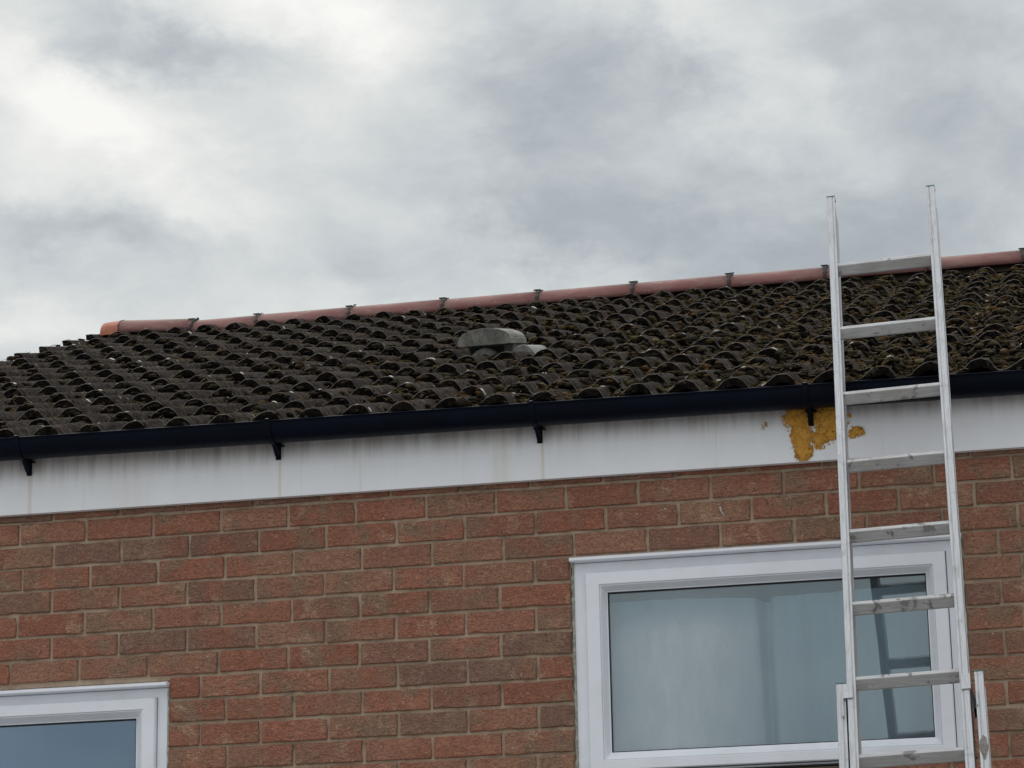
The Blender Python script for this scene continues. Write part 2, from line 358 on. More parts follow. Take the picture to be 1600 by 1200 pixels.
# ------------------------------------------------------------------ house
HX0, HX1, HY1 = -1.17, 4.85, 8.33
house = thing('brick_house', 'red brick house with mossy dark tiled roof, pink ridge tiles, black gutter and white fascia', 'house', (0, 0, GZ))
def hp(o):      # keep world coordinates under the house empty
    o.parent = house; o.location = (0, 0, -GZ); return o
OP = [(1.806, 2.995, -.900, -.226), (-.75, .5125, -1.45, -.5365)]   # openings x0,x1,z0,z1
w = MB(); Y0, Y1 = .0085, .26; WT = .25
# front leaf cut round the two openings
w.box(HX0, OP[1][0], Y0, Y1, GZ, WT)
w.box(OP[1][0], OP[1][1], Y0, Y1, GZ, OP[1][2]); w.box(OP[1][0], OP[1][1], Y0, Y1, OP[1][3], WT)
w.box(OP[1][1], OP[0][0], Y0, Y1, GZ, WT)
w.box(OP[0][0], OP[0][1], Y0, Y1, GZ, OP[0][2]); w.box(OP[0][0], OP[0][1], Y0, Y1, OP[0][3], WT)
w.box(OP[0][1], HX1, Y0, Y1, GZ, WT)
# gables and back wall
for xa, xb in ((HX0, HX0 + .25), (HX1 - .25, HX1)):
    w.add([(xa, .26, GZ), (xa, HY1, GZ), (xa, HY1, .15), (xa, 4.1, 1.62), (xa, .26, .28), (xb, .26, GZ), (xb, HY1, GZ), (xb, HY1, .15), (xb, 4.1, 1.62), (xb, .26, .28)],
          [(0, 1, 2, 3, 4), (9, 8, 7, 6, 5), (0, 5, 6, 1), (1, 6, 7, 2), (2, 7, 8, 3), (3, 8, 9, 4), (4, 9, 5, 0)])
w.box(HX0 + .25, HX1 - .25, HY1 - .25, HY1, GZ, .15)
me = bpy.data.meshes.new('wall'); me.from_pydata(w.v, [], w.f)
wall = hp(link('wall', me, M['mortar']))

def brick_mesh(L, seed, H=.0655):
    rr = random.Random(seed); n = max(2, int(L / .03)); hL, hH = L / 2, H / 2
    pts = []
    for i in range(n): pts.append((-hL + L * i / n, -hH))
    for i in range(2): pts.append((hL, -hH + H * i / 2))
    for i in range(n): pts.append((hL - L * i / n, hH))
    for i in range(2): pts.append((-hL, hH - H * i / 2))
    N = len(pts); j = lambda s: rr.gauss(0, s)
    face, edge = [], []
    for x, z in pts:
        chip = rr.uniform(.002, .007) if rr.random() < .09 else .0
        kx = (1 if x > 0 else -1) if abs(abs(x) - hL) < 1e-6 else 0; kz = (1 if z > 0 else -1) if abs(abs(z) - hH) < 1e-6 else 0
        ins = .0020 + chip + abs(j(.0005))
        face.append((x - kx * ins + j(.0004), j(.0008), z - kz * ins + j(.0004)))
        edge.append((x - kx * chip * .5 + j(.0008), .0035 + j(.0005), z - kz * chip * .4 + j(.0005)))
    back = [(x, .06, z) for x, z in pts]
    c = (j(.004), -.0006 + j(.0006), j(.003))
    b = MB(); vs = face + edge + back + [c]
    fs = [(i, (i + 1) % N, 3 * N) for i in range(N)]
    fs += [(i + N, (i + 1) % N + N, (i + 1) % N, i) for i in range(N)]
    fs += [(i + 2 * N, (i + 1) % N + 2 * N, (i + 1) % N + N, i + N) for i in range(N)]
    b.add(vs, fs); mm = b.mesh('brick'); mm.materials.append(M['brick']); return mm
LENS = [.06, .09, .105, .16, .216]
BM = {L: [brick_mesh(L, int(L * 1000) * 10 + i) for i in range(4 if L < .2 else 10)] for L in LENS}
rows = {1: [-.003, .225, .452, .68, .902, 1.123, 1.351, 1.575, 1.798, 2.024, 2.248, 2.472, 2.699, 2.925, 3.155],
        2: [.115, .346, .574, .806, 1.026, 1.255, 1.475, 1.699, 1.92, 2.147, 2.371, 2.598, 2.815, 3.04],
        3: [.01, .241, .47, .694, .919, 1.143, 1.37, 1.598, 1.82, 2.049, 2.273, 2.498, 2.716, 2.942, 3.164],
        4: [.112, .343, .569, .795, 1.02, 1.245, 1.469, 1.694, 3.102], 5: [-.003, .225, .455, .682, .913, 1.136, 1.36, 1.583, 3.166],
        6: [.115, .34, .57, .798, 1.024, 1.251, 1.474, 1.695, 3.1], 7: [-.022, .211, .442, .675, .903, 1.133, 1.356, 1.583, 3.162],
        8: [.616, .812, 1.036, 1.255, 1.476, 1.697, 3.101], 9: [.7, .922, 1.142, 1.362, 1.584, 3.17], 10: [.617, .812, 1.033, 1.257, 1.476, 1.697, 3.097],
        11: [.705, .922, 1.146, 1.364, 1.585, 3.168], 12: [.618, .813, 1.031, 1.255, 1.474, 1.691, 3.095]}
mass = MB(); nb = 0
random.seed(11)
for r in range(-2, 46):
    z1 = -.075 * (r - 1) - .0045; z0 = z1 - .0655
    if z0 < GZ: break
    ps = list(rows.get(r, [.225 * i + (0 if r % 2 else .1125) + random.uniform(-.003, .003) for i in range(-8, 24)]))
    ps.sort()
    while ps[0] > HX0: ps.insert(0, ps[0] - .225 + random.uniform(-.003, .003))
    while ps[-1] < HX1: ps.append(ps[-1] + .225 + random.uniform(-.003, .003))
    segs = []
    cuts = [(o[0], o[1]) for o in OP if z1 > o[2] + .01 and z0 < o[3] - .005]
    for a, b in zip(ps[:-1], ps[1:]):
        a, b = a + .005, b - .005
        a, b = max(a, HX0), min(b, HX1 - .002)
        parts = [(a, b)]
        for c0, c1 in cuts:
            nx = []
            for p0, p1 in parts:
                if p1 <= c0 or p0 >= c1: nx.append((p0, p1)); continue
                if p0 < c0: nx.append((p0, c0 - .002))
                if p1 > c1: nx.append((c1 + .003, p1))
            parts = nx
        # long gaps with no measured joint fall inside an opening
        segs += [(p0, p1) for p0, p1 in parts if p1 - p0 > .03]
    for a, b in segs:
        while b - a > .30: 
            segs.append((a + .225, b)); b = a + .215
        L = b - a; Lm = min(LENS, key=lambda q: abs(q - L))
        if 0 <= r <= 14 and b > -.16 and a < 3.42:
            o = link('brick', random.choice(BM[Lm]), None, wall)
            o.location = ((a + b) / 2, random.gauss(0, .0008), (z0 + z1) / 2 + random.gauss(0, .0007))
            o.scale = (L / Lm, 1, 1); o.rotation_euler = (0, random.gauss(0, .0035), 0); nb += 1
        elif r >= 0:
            e = .002
            mass.add([(a, .0035, z0), (b, .0035, z0), (b, .0035, z1), (a, .0035, z1), (a + e, 0, z0 + e), (b - e, 0, z0 + e), (b - e, 0, z1 - e), (a + e, 0, z1 - e), (a, .03, z0), (b, .03, z0), (b, .03, z1), (a, .03, z1)],
                     [(4, 5, 6, 7), (0, 1, 5, 4), (1, 2, 6, 5), (2, 3, 7, 6), (3, 0, 4, 7), (8, 9, 1, 0), (9, 10, 2, 1), (10, 11, 3, 2), (11, 8, 0, 3)])
link('brickwork', mass.mesh('brickwork'), M['brick'], wall, kind='stuff')
# old bird dropping on the second course
def blobby(name, pts, mt, parent, th=.0015, y=-.001, **kw):
    b = MB(); n = len(pts)
    cx = sum(p[0] for p in pts) / n; cz = sum(p[1] for p in pts) / n
    vs = [(x, y, z) for x, z in pts] + [(cx + (x - cx) * .7, y - th, cz + (z - cz) * .7) for x, z in pts] + [(cx, y - th * 1.2, cz)]
    b.add(vs, [(i, (i + 1) % n, (i + 1) % n + n, i + n) for i in range(n)] + [(i + n, (i + 1) % n + n, 2 * n) for i in range(n)], True)
    return link(name, b.mesh(name), mt, parent, **kw)
blobby('dropping', [(2.273, -.100), (2.279, -.101), (2.281, -.113), (2.288, -.124), (2.287, -.130), (2.280, -.122), (2.275, -.112)], M['white'], wall)
blobby('dropping', [(2.270, -.090), (2.275, -.091), (2.274, -.096), (2.270, -.095)], M['white'], wall)

# fascia ------------------------------------------------------------
FY = -.030
def fz(x): return .0225 - .003 * x
b = MB(); xs = [HX0 - .21 + (HX1 + .3 - HX0) * i / 8 for i in range(9)]
prof = [(-.030, 0), (-.030, .235), (-.014, .235), (-.014, .010), (-.006, .010), (-.006, 0)]
for xa, xb in zip(xs[:-1], xs[1:]):
    b.prism(prof, xa, xb, lambda p, q, t_: (t_, p, fz(t_) + q), caps=False)
fas = hp(link('fascia', b.mesh('fascia', .0), M['fascia'], label='white plastic fascia board with brown run-off stains and painted gutter shade'))
box_obj('soffit', fas, M['black'], HX0, HX1, -.0135, .0, .034, .048)

# expanding foam on the fascia
def foam(cx, cz, blobs, hw, hh, seed, thr, name='foam_patch'):
    st = .0012; nx, nz = int(2 * hw / st), int(2 * hh / st)
    H = {}; DD = {}
    for i in range(nx + 1):
        for j in range(nz + 1):
            x, z = cx - hw + i * st, cz - hh + j * st
            d = max(1 - (((x - a) / ra) ** 2 + ((z - c) / rc) ** 2) for a, c, ra, rc in blobs)
            f = 1.7 * d + .7 * noise.noise(Vector((x * 55, seed, z * 55))) + .95 * noise.noise(Vector((x * 150, seed + 3, z * 110))) + 1.25 * noise.noise(Vector((x * 380, seed + 9, z * 380)))
            H[i, j] = f - thr; DD[i, j] = d
    bb = MB(); idx = {}
    def vid(i, j):
        if (i, j) not in idx:
            h = max(0, H[i, j]); x, z = cx - hw + i * st, cz - hh + j * st
            y = FY - .0004 - min(1, h * 3) * (.0012 + .0055 * max(0, DD[i, j]) ** .6 * (.75 + .8 * abs(noise.noise(Vector((x * 38, seed, z * 38))))))
            idx[i, j] = len(bb.v); bb.v.append((x, y, z))
        return idx[i, j]
    for i in range(nx):
        for j in range(nz):
            z = cz - hh + j * st
            if z < fz(cx) + .001 or z > .20 or (abs(cx - hw + i * st - 2.568) < .007 and z > .132): continue
            q = [(i, j), (i + 1, j), (i + 1, j + 1), (i, j + 1)]
            if sum(H[c] > 0 for c in q) >= 3:
                bb.f.append(tuple(vid(*c) for c in q)); bb.sm.append(True)
    return link(name, bb.mesh(name), M['foam'], fas)
foam(2.535, .100, [(2.526, .152, .048, .040), (2.536, .100, .038, .062), (2.541, .050, .030, .048)], .085, .09, 1.0, .15)
foam(2.612, .130, [(2.610, .152, .048, .034), (2.624, .120, .050, .050), (2.594, .085, .030, .036)], .085, .085, 5.3, .22)
foam(2.700, .092, [(2.706, .096, .030, .019), (2.690, .083, .02, .008), (2.684, .146, .008, .008), (2.68, .125, .005, .006)], .045, .075, 9.1, .45)
foam(2.425, .135, [(2.424, .135, .030, .026)], .035, .03, 3.1, 1.75)

# gutter ------------------------------------------------------------
GR, GYC = .056, -.0885
def gz(x): return .2455 - .0095 * x
b = MB(); nseg = 18
outer = [(GYC - (GR) * math.cos(math.pi * i / nseg), -GR * math.sin(math.pi * i / nseg)) for i in range(nseg + 1)]
inner = [(GYC - (GR - .003) * math.cos(math.pi * i / nseg), -(GR - .003) * math.sin(math.pi * i / nseg)) for i in range(nseg + 1)][::-1]
lip = [(GYC - GR + .005, .004), (GYC - GR + .001, .005), (GYC - GR - .0025, .0035), (GYC - GR - .003, 0)]
prof = outer + inner + lip
for xa, xb in zip(xs[:-1], xs[1:]):
    b.prism(prof, xa, xb, lambda p, q, t_: (t_, p, gz(t_) + q), smooth=True, caps=(xa == xs[0]))
gut = hp(link('gutter', b.mesh('gutter'), M['gutter'], label='black half-round plastic gutter'))
def bracket(x):
    z = gz(x); b = MB(); R2 = GR + .0035
    pr = [(-.008, 0), (.008, 0), (.008, .003), (-.008, .003)]
    n = 16
    for i in range(n):
        a0, a1 = math.pi * i / n, math.pi * (i + 1) / n
        vs = []
        for a in (a0, a1):
            for rad in (GR + .0008, R2 + .001):
                for dx in (-.008, .008): vs.append((x + dx, GYC - rad * math.cos(a), z - rad * math.sin(a)))
        b.add(vs, [(0, 1, 3, 2), (4, 6, 7, 5), (2, 3, 7, 6), (0, 4, 5, 1), (0, 2, 6, 4), (1, 5, 7, 3)])
    b.box(x - .009, x + .009, GYC - GR - .0055, GYC - GR + .008, z + .0035, z + .0075)
    b.box(x - .0085, x + .0085, FY - .005, FY - .0005, z - .098, z + .002)
    b.box(x - .0055, x + .0055, FY - .016, FY - .0052, z - .094, z - .045)
    b.box(x - .014, x + .020, FY - .028, FY - .0005, z - .0575, z - .0535)
    b.add([(x - .006, FY - .019, z - .09), (x + .006, FY - .019, z - .09), (x + .006, -.085, z - .059), (x - .006, -.085, z - .059), (x - .006, FY - .019, z - .058), (x + .006, FY - .019, z - .058)],
          [(0, 1, 2, 3), (3, 2, 5, 4), (0, 3, 4), (1, 5, 2), (0, 4, 5, 1)])
    o = link('gutter_bracket', b.mesh('gutter_bracket', .0006, 1), M['gutter'], gut)
    b = MB(); b.box(x - .006, x + .004, GYC - GR - .006, GYC - GR + .004, z + .0077, z + .0092)
    link('bracket_glint', b.mesh('bracket_glint', .0004, 1), M['glint'], gut)  # pale chip added as the highlight on the bracket lip
for x in (-.80, .040, .881, 1.727, 2.568, 3.41, 4.25): bracket(x)

# windows ------------------------------------------------------------
def window(fr, sa, be, gl, lab, room_z, handle=False):
    """fr/sa/be/gl = (x0,x1,z0,z1) of frame outer, sash outer, bead outer, visible glass"""
    b = MB(); i = .0375
    fi = (sa[0] - .0025, sa[1] + .0025, sa[2] - .0025, sa[3] + .0025)
    rings(b, [(*fr, .09), (*fr, .010), (fr[0] + .002, fr[1] - .002, fr[2] + .002, fr[3] - .002, .008), (*fi, .008), (*fi, .03), (*[c for c in fi], .09)])
    win = hp(link('window', b.mesh('window'), M['upvc'], label=lab))
    b = MB(); s2 = (sa[0] + .003, sa[1] - .003, sa[2] + .003, sa[3] - .003); s3 = (be[0] - .002, be[1] + .002, be[2] - .002, be[3] + .002)
    rings(b, [(*sa, .04), (*sa, -.0075), (*s2, -.0115), (*s3, -.0115), (*be, -.009), (*be, .035)])
    link('sash', b.mesh('sash'), M['upvc'], win)
    b = MB(); e = .0006
    b1 = (be[0] + e, be[1] - e, be[2] + e, be[3] - e); g0 = (gl[0], gl[1], gl[2], gl[3])
    rings(b, [(*b1, .03), (*b1, -.0075), (be[0] + .003, be[1] - .003, be[2] + .003, be[3] - .003, -.008), (g0[0] - .003, g0[1] + .003, g0[2] - .003, g0[3] + .003, .0205), (*g0, .0215), (*g0, .029)])
    link('glazing_bead', b.mesh('glazing_bead'), M['upvc'], win)
    b = MB(); gg = .0028
    rings(b, [(gl[0] - .001, gl[1] + .001, gl[2] - .001, gl[3] + .001, .0225), (gl[0] + gg, gl[1] - gg, gl[2] + gg, gl[3] - gg - .001, .0235), (gl[0] + gg, gl[1] - gg, gl[2] + gg, gl[3] - gg - .001, .029)])
    link('gasket', b.mesh('gasket'), M['black'], win)
    box_obj('pane', win, M['glass2' if fr[0] < 0 else 'glass'], gl[0] - .012, gl[1] + .012, .0295, .0335, gl[2] - .012, gl[3] + .012)
    # head trim
    b = MB(); z = fr[3]
    b.prism([(.012, z + .001), (-.023, z + .001), (-.0265, z + .004), (-.0255, z + .0115), (-.012, z + .0165), (.012, z + .0165)], fr[0] - .007, fr[1] + .006, lambda p, q, t_: (t_, p, q))
    link('head_trim', b.mesh('head_trim', .0008, 1), M['upvc'], win)
    rr = random.Random(4)
    # perished sealant down both jambs
    for xa, xb in ((fr[0] - .0085, fr[0] + .0005), (fr[1] - .0005, fr[1] + .0065)):
        b = MB(); n = 40; vs = []
        for q in range(n + 1):
            z = fr[2] + (fr[3] - fr[2]) * q / n
            w1 = rr.uniform(0, .0035); d = rr.uniform(-.002, .003)
            L_ = (xa + (w1 if xa < fr[0] else 0), xb - (w1 if xa > fr[0] else 0) + .001)
            vs += [(L_[0], .004 + d, z), (L_[1], .003 + d * .5, z), (L_[1], .02, z), (L_[0], .02, z)]
        fs = []
        for q in range(n):
            a = 4 * q
            for j in range(4): fs.append((a + j, a + (j + 1) % 4, a + 4 + (j + 1) % 4, a + 4 + j))
        b.add(vs, fs, True)
        link('sealant', b.mesh('sealant'), M['seal'], win)
    b = MB(); x0, x1, z0, z1 = fr[0] - .25, fr[1] + .25, fr[2] - .3, fr[3] + .08; ya, yb = .27, 2.2
    b.add([(x0, ya, z0), (x1, ya, z0), (x1, ya, z1), (x0, ya, z1), (x0, yb, z0), (x1, yb, z0), (x1, yb, z1), (x0, yb, z1)], [(4, 5, 6, 7), (0, 1, 5, 4), (1, 2, 6, 5), (2, 3, 7, 6), (3, 0, 4, 7)])
    link('room_shell', b.mesh('room_shell'), M['room'], win)
    return win
w1 = window((1.8145, 2.9885, -.893, -.2465), (1.8535, 2.943, -.884, -.281), (1.897, 2.904, -.8535, -.3195), (1.916, 2.8815, -.8275, -.3385), 'wide white window with net curtains behind the ladder', 0)
w2 = window((-.745, .508, -1.445, -.5585), (-.705, .472, -1.40, -.5905), (-.66, .429, -1.36, -.6265), (-.64, .3985, -1.335, -.6485), 'white window with a blue blind at the lower left', 0)
# black strip painted in for the shadow line under the wide window
b = MB(); b.box(1.80, 3.0, -.006, .05, -.8985, -.8935)
link('sill_shadow_strip', b.mesh('sill_shadow_strip', .001, 1), M['black'], w1)

def curtain(name, x0, x1, z0, z1, y, folds, amp, mt, label, cat, wob=0, seed=0, group=None):
    b = MB(); nx, nz = 220, 14; vs = []
    for j in range(nz + 1):
        f = j / nz
        for i in range(nx + 1):
            u = i / nx; x = x0 + (x1 - x0) * u
            a = amp * (.5 + .5 * f)
            yy = y + a * math.sin(folds * 6.283 * u + seed + .8 * math.sin(3 * u * 6.283 + seed)) + .4 * a * noise.noise(Vector((x * 14, seed, f)))
            if name == 'net_curtain':
                g_ = math.exp(-((x - 2.385) / .020) ** 2); yy += .10 * g_ + .03 * math.exp(-((x - 1.87) / .05) ** 2) - .02 * math.exp(-((x - 2.17) / .10) ** 2)
            zz = z1 - (z1 - z0) * f + (wob * (math.sin(u * 7 + seed) * .5 + .5) * (1 - f))
            vs.append((x, yy, zz))
    fs = [(j * (nx + 1) + i, j * (nx + 1) + i + 1, (j + 1) * (nx + 1) + i + 1, (j + 1) * (nx + 1) + i) for j in range(nz) for i in range(nx)]
    b.add(vs, fs, True)
    o = link(name, b.mesh(name), mt, None, label=label, category=cat)
    if group: o['group'] = group
    return o
curtain('net_curtain', 1.83, 2.97, -1.0, -.372, .075, 9, .011, M['net'], 'pale net curtain hanging behind the wide window and the ladder', 'curtain', .012, 1.1)
curtain('window_blind', -.74, .5, -1.44, -.57, .07, 1, .001, M['blind'], 'plain blue blind drawn down behind the lower left window', 'blind')

# ------------------------------------------------------------------ roof
T0, GY, NR = .3755, .286, 15
PX, PITCH = .140, .1475
def plane(x, y): return .279 - .0045 * x + (T0 - .0015 * x) * (y + .13)
AMP = .038; TT = T0 - .0315 / GY
cps = [(-.0925, 0), (-.075, .001), (-.059, .0065), (-.045, .0175), (-.031, .029), (-.016, .036), (0, .038), (.013, .0365), (.024, .031), (.033, .0205), (.040, .0085), (.047, .0015), (.055, 0)]
def prof1(d):
    d = (d + .0925) % PITCH - .0925
    for (a, ha), (b_, hb) in zip(cps[:-1], cps[1:]):
        if d <= b_: return ha + (hb - ha) * (d - a) / (b_ - a)
    return 0.0
def surf(x, y):
    """top surface of the tiling at plan position x, y"""
    j = max(0, min(NR - 1, int((y + .13) / GY)))
    yj = -.13 + GY * j
    return plane(x, yj) - AMP + prof1(x - PX) + (y - yj) * TT
# underlay / carcass
b = MB(); U = .075
A = [(HX0 - .07, .02), (HX1 + .1, .02), (HX1 + .1, 4.1), (HX0 - .07, 4.1)]
up = [(x, y, plane(x, y) - U) for x, y in A] + [(HX1 + .1, HY1 + .1, plane(HX1, .0) - U - .05), (HX0 - .07, HY1 + .1, plane(HX0, .0) - U - .05)]
dn = [(x, y, z - .03) for x, y, z in up]
b.add(up + dn, [(0, 1, 2, 3), (3, 2, 4, 5), (9, 8, 7, 6), (11, 10, 8, 9), (0, 6, 7, 1), (1, 7, 8, 2), (2, 8, 10, 4), (4, 10, 11, 5), (5, 11, 9, 3), (3, 9, 6, 0)])
roof = hp(link('roof', b.mesh('roof'), M['timber'], label='low pitched roof of dark mossy double-roll concrete tiles'))

TLEN = GY / math.cos(math.atan(TT)) + .07
def tile_mesh(nroll, seed, mt, left=-.052):
    rr = random.Random(seed)
    x0, x1 = left, -.052 + PITCH * nroll + .003
    ds = [x0]
    for r in range(nroll + 1):
        for a, _ in cps[:-1]:
            d = a + PITCH * r
            if x0 + .004 < d < x1 - .004: ds.append(d)
    ds.append(x1); ds = sorted(set(round(d, 5) for d in ds))
    rows_ = [0, .0, .055, .11, .165, .22, TLEN]; n = len(ds); vs = []; th = .027
    ja = [rr.gauss(0, .0018) for _ in ds]; jz = [rr.gauss(0, .0012) for _ in ds]
    for i in range(3):
        c = rr.randrange(n); ja[c] += rr.uniform(.003, .009)
    for ri, s in enumerate(rows_):
        for i, d in enumerate(ds):
            h = prof1(d); w_ = .0026 * noise.noise(Vector((d * 22, s * 16, seed * 3.7)))
            if ri == 0: vs.append((d, s + ja[i] + .0002, h - .0022 + jz[i]))      # worn arris
            elif ri == 1: vs.append((d, s + .0025 + ja[i], h + jz[i] * .6))
            else: vs.append((d, s, h + w_))
    for i, d in enumerate(ds): vs.append((d, .0005 + ja[i], prof1(d) - th + jz[i]))
    for i, d in enumerate(ds): vs.append((d, TLEN, prof1(d) - th))
    fs = []
    for ri in range(len(rows_) - 1):
        for i in range(n - 1): fs.append((ri * n + i, ri * n + i + 1, (ri + 1) * n + i + 1, (ri + 1) * n + i))
    R5, R6 = 7 * n, 8 * n
    sm = [True] * len(fs)
    for i in range(n - 1):
        fs.append((R5 + i, R5 + i + 1, i + 1, i)); sm.append(False)
        fs.append((R6 + i, R6 + i + 1, R5 + i + 1, R5 + i)); sm.append(True)
    for e in (0, n - 1):
        fs.append((R5 + e, 0 + e, n + e, 2 * n + e, 3 * n + e, 4 * n + e, 5 * n + e, 6 * n + e, R6 + e)); sm.append(False)
    me = bpy.data.meshes.new('roof_tile'); me.from_pydata(vs, [], fs); me.polygons.foreach_set('use_smooth', sm)
    bm = bmesh.new(); bm.from_mesh(me); bmesh.ops.recalc_face_normals(bm, faces=bm.faces)
    for e in bm.edges:
        if len(e.link_faces) == 2 and e.calc_face_angle() > .9: e.smooth = False
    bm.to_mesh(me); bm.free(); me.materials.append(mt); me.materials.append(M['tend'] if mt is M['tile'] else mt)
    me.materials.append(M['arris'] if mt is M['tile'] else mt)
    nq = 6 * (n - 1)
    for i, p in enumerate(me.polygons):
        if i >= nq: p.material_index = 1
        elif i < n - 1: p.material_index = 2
    return me
VF = [tile_mesh(2, 80 + i, M['tile'], -.013) for i in range(3)]
VH = [tile_mesh(1, 90 + i, M['tile'], -.013) for i in range(3)]
FULL = [tile_mesh(2, 20 + i, M['tile']) for i in range(8)]
HALF = [tile_mesh(1, 60 + i, M['tile']) for i in range(3)]
random.seed(5)
KL = -10; nt = 0; extra = MB()
TA = math.atan(TT)
vent_par = None
for j in range(NR):
    k_ = KL; y = -.13 + GY * j
    first = (j % 2 == 0)
    while True:
        n = 1 if (first and k_ == KL) else 2
        x = PX + PITCH * k_
        if x > HX1 + .05: break
        drop = 0
        isvent = (j == 6 and k_ == 7)
        mesh_ = random.choice((VH if n == 1 else VF) if k_ == KL else FULL)
        z = plane(x, y) - AMP + random.gauss(0, .0022)
        if x < 3.56:
            if isvent:
                vent_loc = (x, y, z - .003)
            else:
                o = link('roof_tile', mesh_, None, roof)
                yj_ = random.gauss(0, .005) - (random.uniform(.01, .022) if (random.random() < .06 and j) else 0)
                o.location = (x, y + yj_, z + yj_ * TT)
                o.rotation_euler = (TA + random.gauss(0, .006), random.gauss(.0045, .007), random.gauss(0, .009)); nt += 1
        else:
            vs = [(x + v.co.x, y + v.co.y * math.cos(TA) - v.co.z * math.sin(TA), z + v.co.y * math.sin(TA) + v.co.z * math.cos(TA)) for v in mesh_.vertices]
            extra.add(vs, [tuple(p.vertices) for p in mesh_.polygons], False)
        k_ += n
link('roof_tiling', extra.mesh('roof_tiling'), M['tile'], roof, kind='stuff')

# vent ---------------------------------------------------------------
ventm = tile_mesh(2, 99, M['vtile'])
vent = hp(link('roof_vent', ventm, None, label='grey hooded roof vent on a paler tile'))
vent.name = 'roof_vent'
vent.location = (vent_loc[0], vent_loc[1], vent_loc[2] - GZ); vent.rotation_euler = (TA, 0, 0)
def vloc(name, mesh, mt): return link(name, mesh, mt, vent)
hx0, hx1 = -.094, .113; hw = (hx1 - hx0) / 2; hc = (hx0 + hx1) / 2
pr = [(hx0, .0), (hx0, .022)]
pr += [(hc - hw * math.cos(math.pi * i / 16) * .97, .022 + .042 * math.sin(math.pi * i / 16)) for i in range(0, 17)]
pr += [(hx1, .022), (hx1, 0)]
HZ = .047
b = MB(); b.prism(pr, -.03, .24, lambda p, q, s: (p + .0, s, HZ + q), smooth=False)
vloc('vent_hood', b.mesh('vent_hood', .002, 2), M['vent'])
b = MB(); b.box(-.074, .098, .055, .21, .006, HZ + .001)
vloc('vent_throat', b.mesh('vent_throat', .002, 1), M['vent'])
b = MB()
b.box(-.066, .064, .050, .0548, .018, HZ - .006)
vloc('vent_throat_shade', b.mesh('vent_throat_shade'), M['black'])  # black panel standing in for the shade in the open throat

# ridge ---------------------------------------------------------------
RY = 4.10; RB, RTOP = 1.794, 1.881
joints = [-1.247, -.856, -.526, -.064, .397, .857, 1.312, 1.765, 2.211, 2.678, 3.108, 3.565, 4.02, 4.47, 4.92]
ridge = MB(); ridge.prism([(-.10, 0), (.10, 0), (.06, .055), (-.06, .055)], HX0 - .1, HX1 + .1, lambda p, q, t_: (t_, RY + p, 1.765 + q))
ridge = hp(link('ridge', ridge.mesh('ridge'), M['timber'], label='line of pinkish red half-round ridge tiles'))
def arc(hw, h, off=0, n=18):
    return [(-(hw + off) * math.cos(math.pi * i / n), (h + off) * math.sin(math.pi * i / n) ** .85) for i in range(n + 1)]
for a, b_ in zip(joints[:-1], joints[1:]):
    L = b_ - a - .006; bb = MB(); rr = random.Random(int(a * 100))
    o_, i_ = arc(.125, RTOP - RB), arc(.125 - .016, RTOP - RB - .016)[::-1]
    bb.prism(o_ + i_, 0, L, lambda p, q, t_: (t_, p, q), smooth=True)
    me = bb.mesh('ridge_tile', 0)
    for p in me.polygons:
        if abs(p.normal.x) > .9: p.use_smooth = False
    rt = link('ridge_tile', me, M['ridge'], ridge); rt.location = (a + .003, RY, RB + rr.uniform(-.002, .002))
    rt.rotation_euler = (0, rr.gauss(0, .002), 0)
    if a < -1.2: rt.location = (a + .003, RY, RB + .032); rt.rotation_euler = (0, .060, 0)
def union(x, zoff=0, seed=0):
    rr = random.Random(seed); b = MB(); o_, i_ = arc(.125, RTOP - RB, .004), arc(.125, RTOP - RB, -.004)[::-1]
    b.prism(o_ + i_, x - .0045, x + .0045, lambda p, q, t_: (t_, RY + p, RB + q + zoff), smooth=False)
    # clamp strap on the front slope
    def at(ang, r=0):
        return (RY - (.125 + r) * math.cos(ang), RB + zoff + (RTOP - RB + r) * math.sin(ang) ** .85)
    for k0, k1, wd, th in ((.25, .80, .010, .006), (.80, 1.30, .013, .007)):
        y0, z0 = at(k0); y1, z1 = at(k1)
        b.add([(x + sx * wd, y + 0, z + dz) for (y, z) in ((y0, z0), (y1, z1)) for dz in (0, th) for sx in (-1, 1)],
              [(0, 1, 3, 2), (4, 6, 7, 5), (0, 4, 5, 1), (2, 3, 7, 6), (0, 2, 6, 4), (1, 5, 7, 3)])
    y1, z1 = at(1.2, .006)
    b.box(x - .005, x + .005, y1 - .005, y1 + .005, z1 - .03, z1 - .001)
    b.box(x - .010, x + .009, y1 - .004, y1 + .003, z1 - .010, z1 - .004)
    y2, z2 = at(.75, .006)
    b.box(x - .020, x + .012, y2 - .004, y2 + .003, z2 + .002, z2 + .008)
    # tie tail
    tx = rr.uniform(.004, .018); tz = rr.uniform(-.014, .003)
    b.add([(x, y1, z1 + .004), (x + .004, y1, z1 + .001), (x + tx + .003, y1 - .004, z1 + tz), (x + tx, y1 - .004, z1 + tz + .004), (x, y1 + .005, z1 + .004), (x + .004, y1 + .005, z1 + .001), (x + tx + .003, y1 + .002, z1 + tz), (x + tx, y1 + .002, z1 + tz + .004)],
          [(0, 1, 2, 3), (7, 6, 5, 4), (0, 4, 5, 1), (1, 5, 6, 2), (2, 6, 7, 3), (3, 7, 4, 0)])
    link('ridge_union', b.mesh('ridge_union', .0008, 1), M['union'], ridge)
for i, x in enumerate(joints[1:-1]): union(x, .003 if i == 0 else 0, i)
b = MB(); secs = [(-1.334, .90), (-1.333, .96), (-1.328, .995), (-1.310, 1.02), (-1.285, 1.03), (-1.255, 1.045), (-1.238, 1.055)]
base_ = arc(.125, RTOP - RB + .004, 0, 20); vs = []
for x, s in secs: vs += [(x + .012, RY + p * s, RB + .022 + q * s) for p, q in base_]
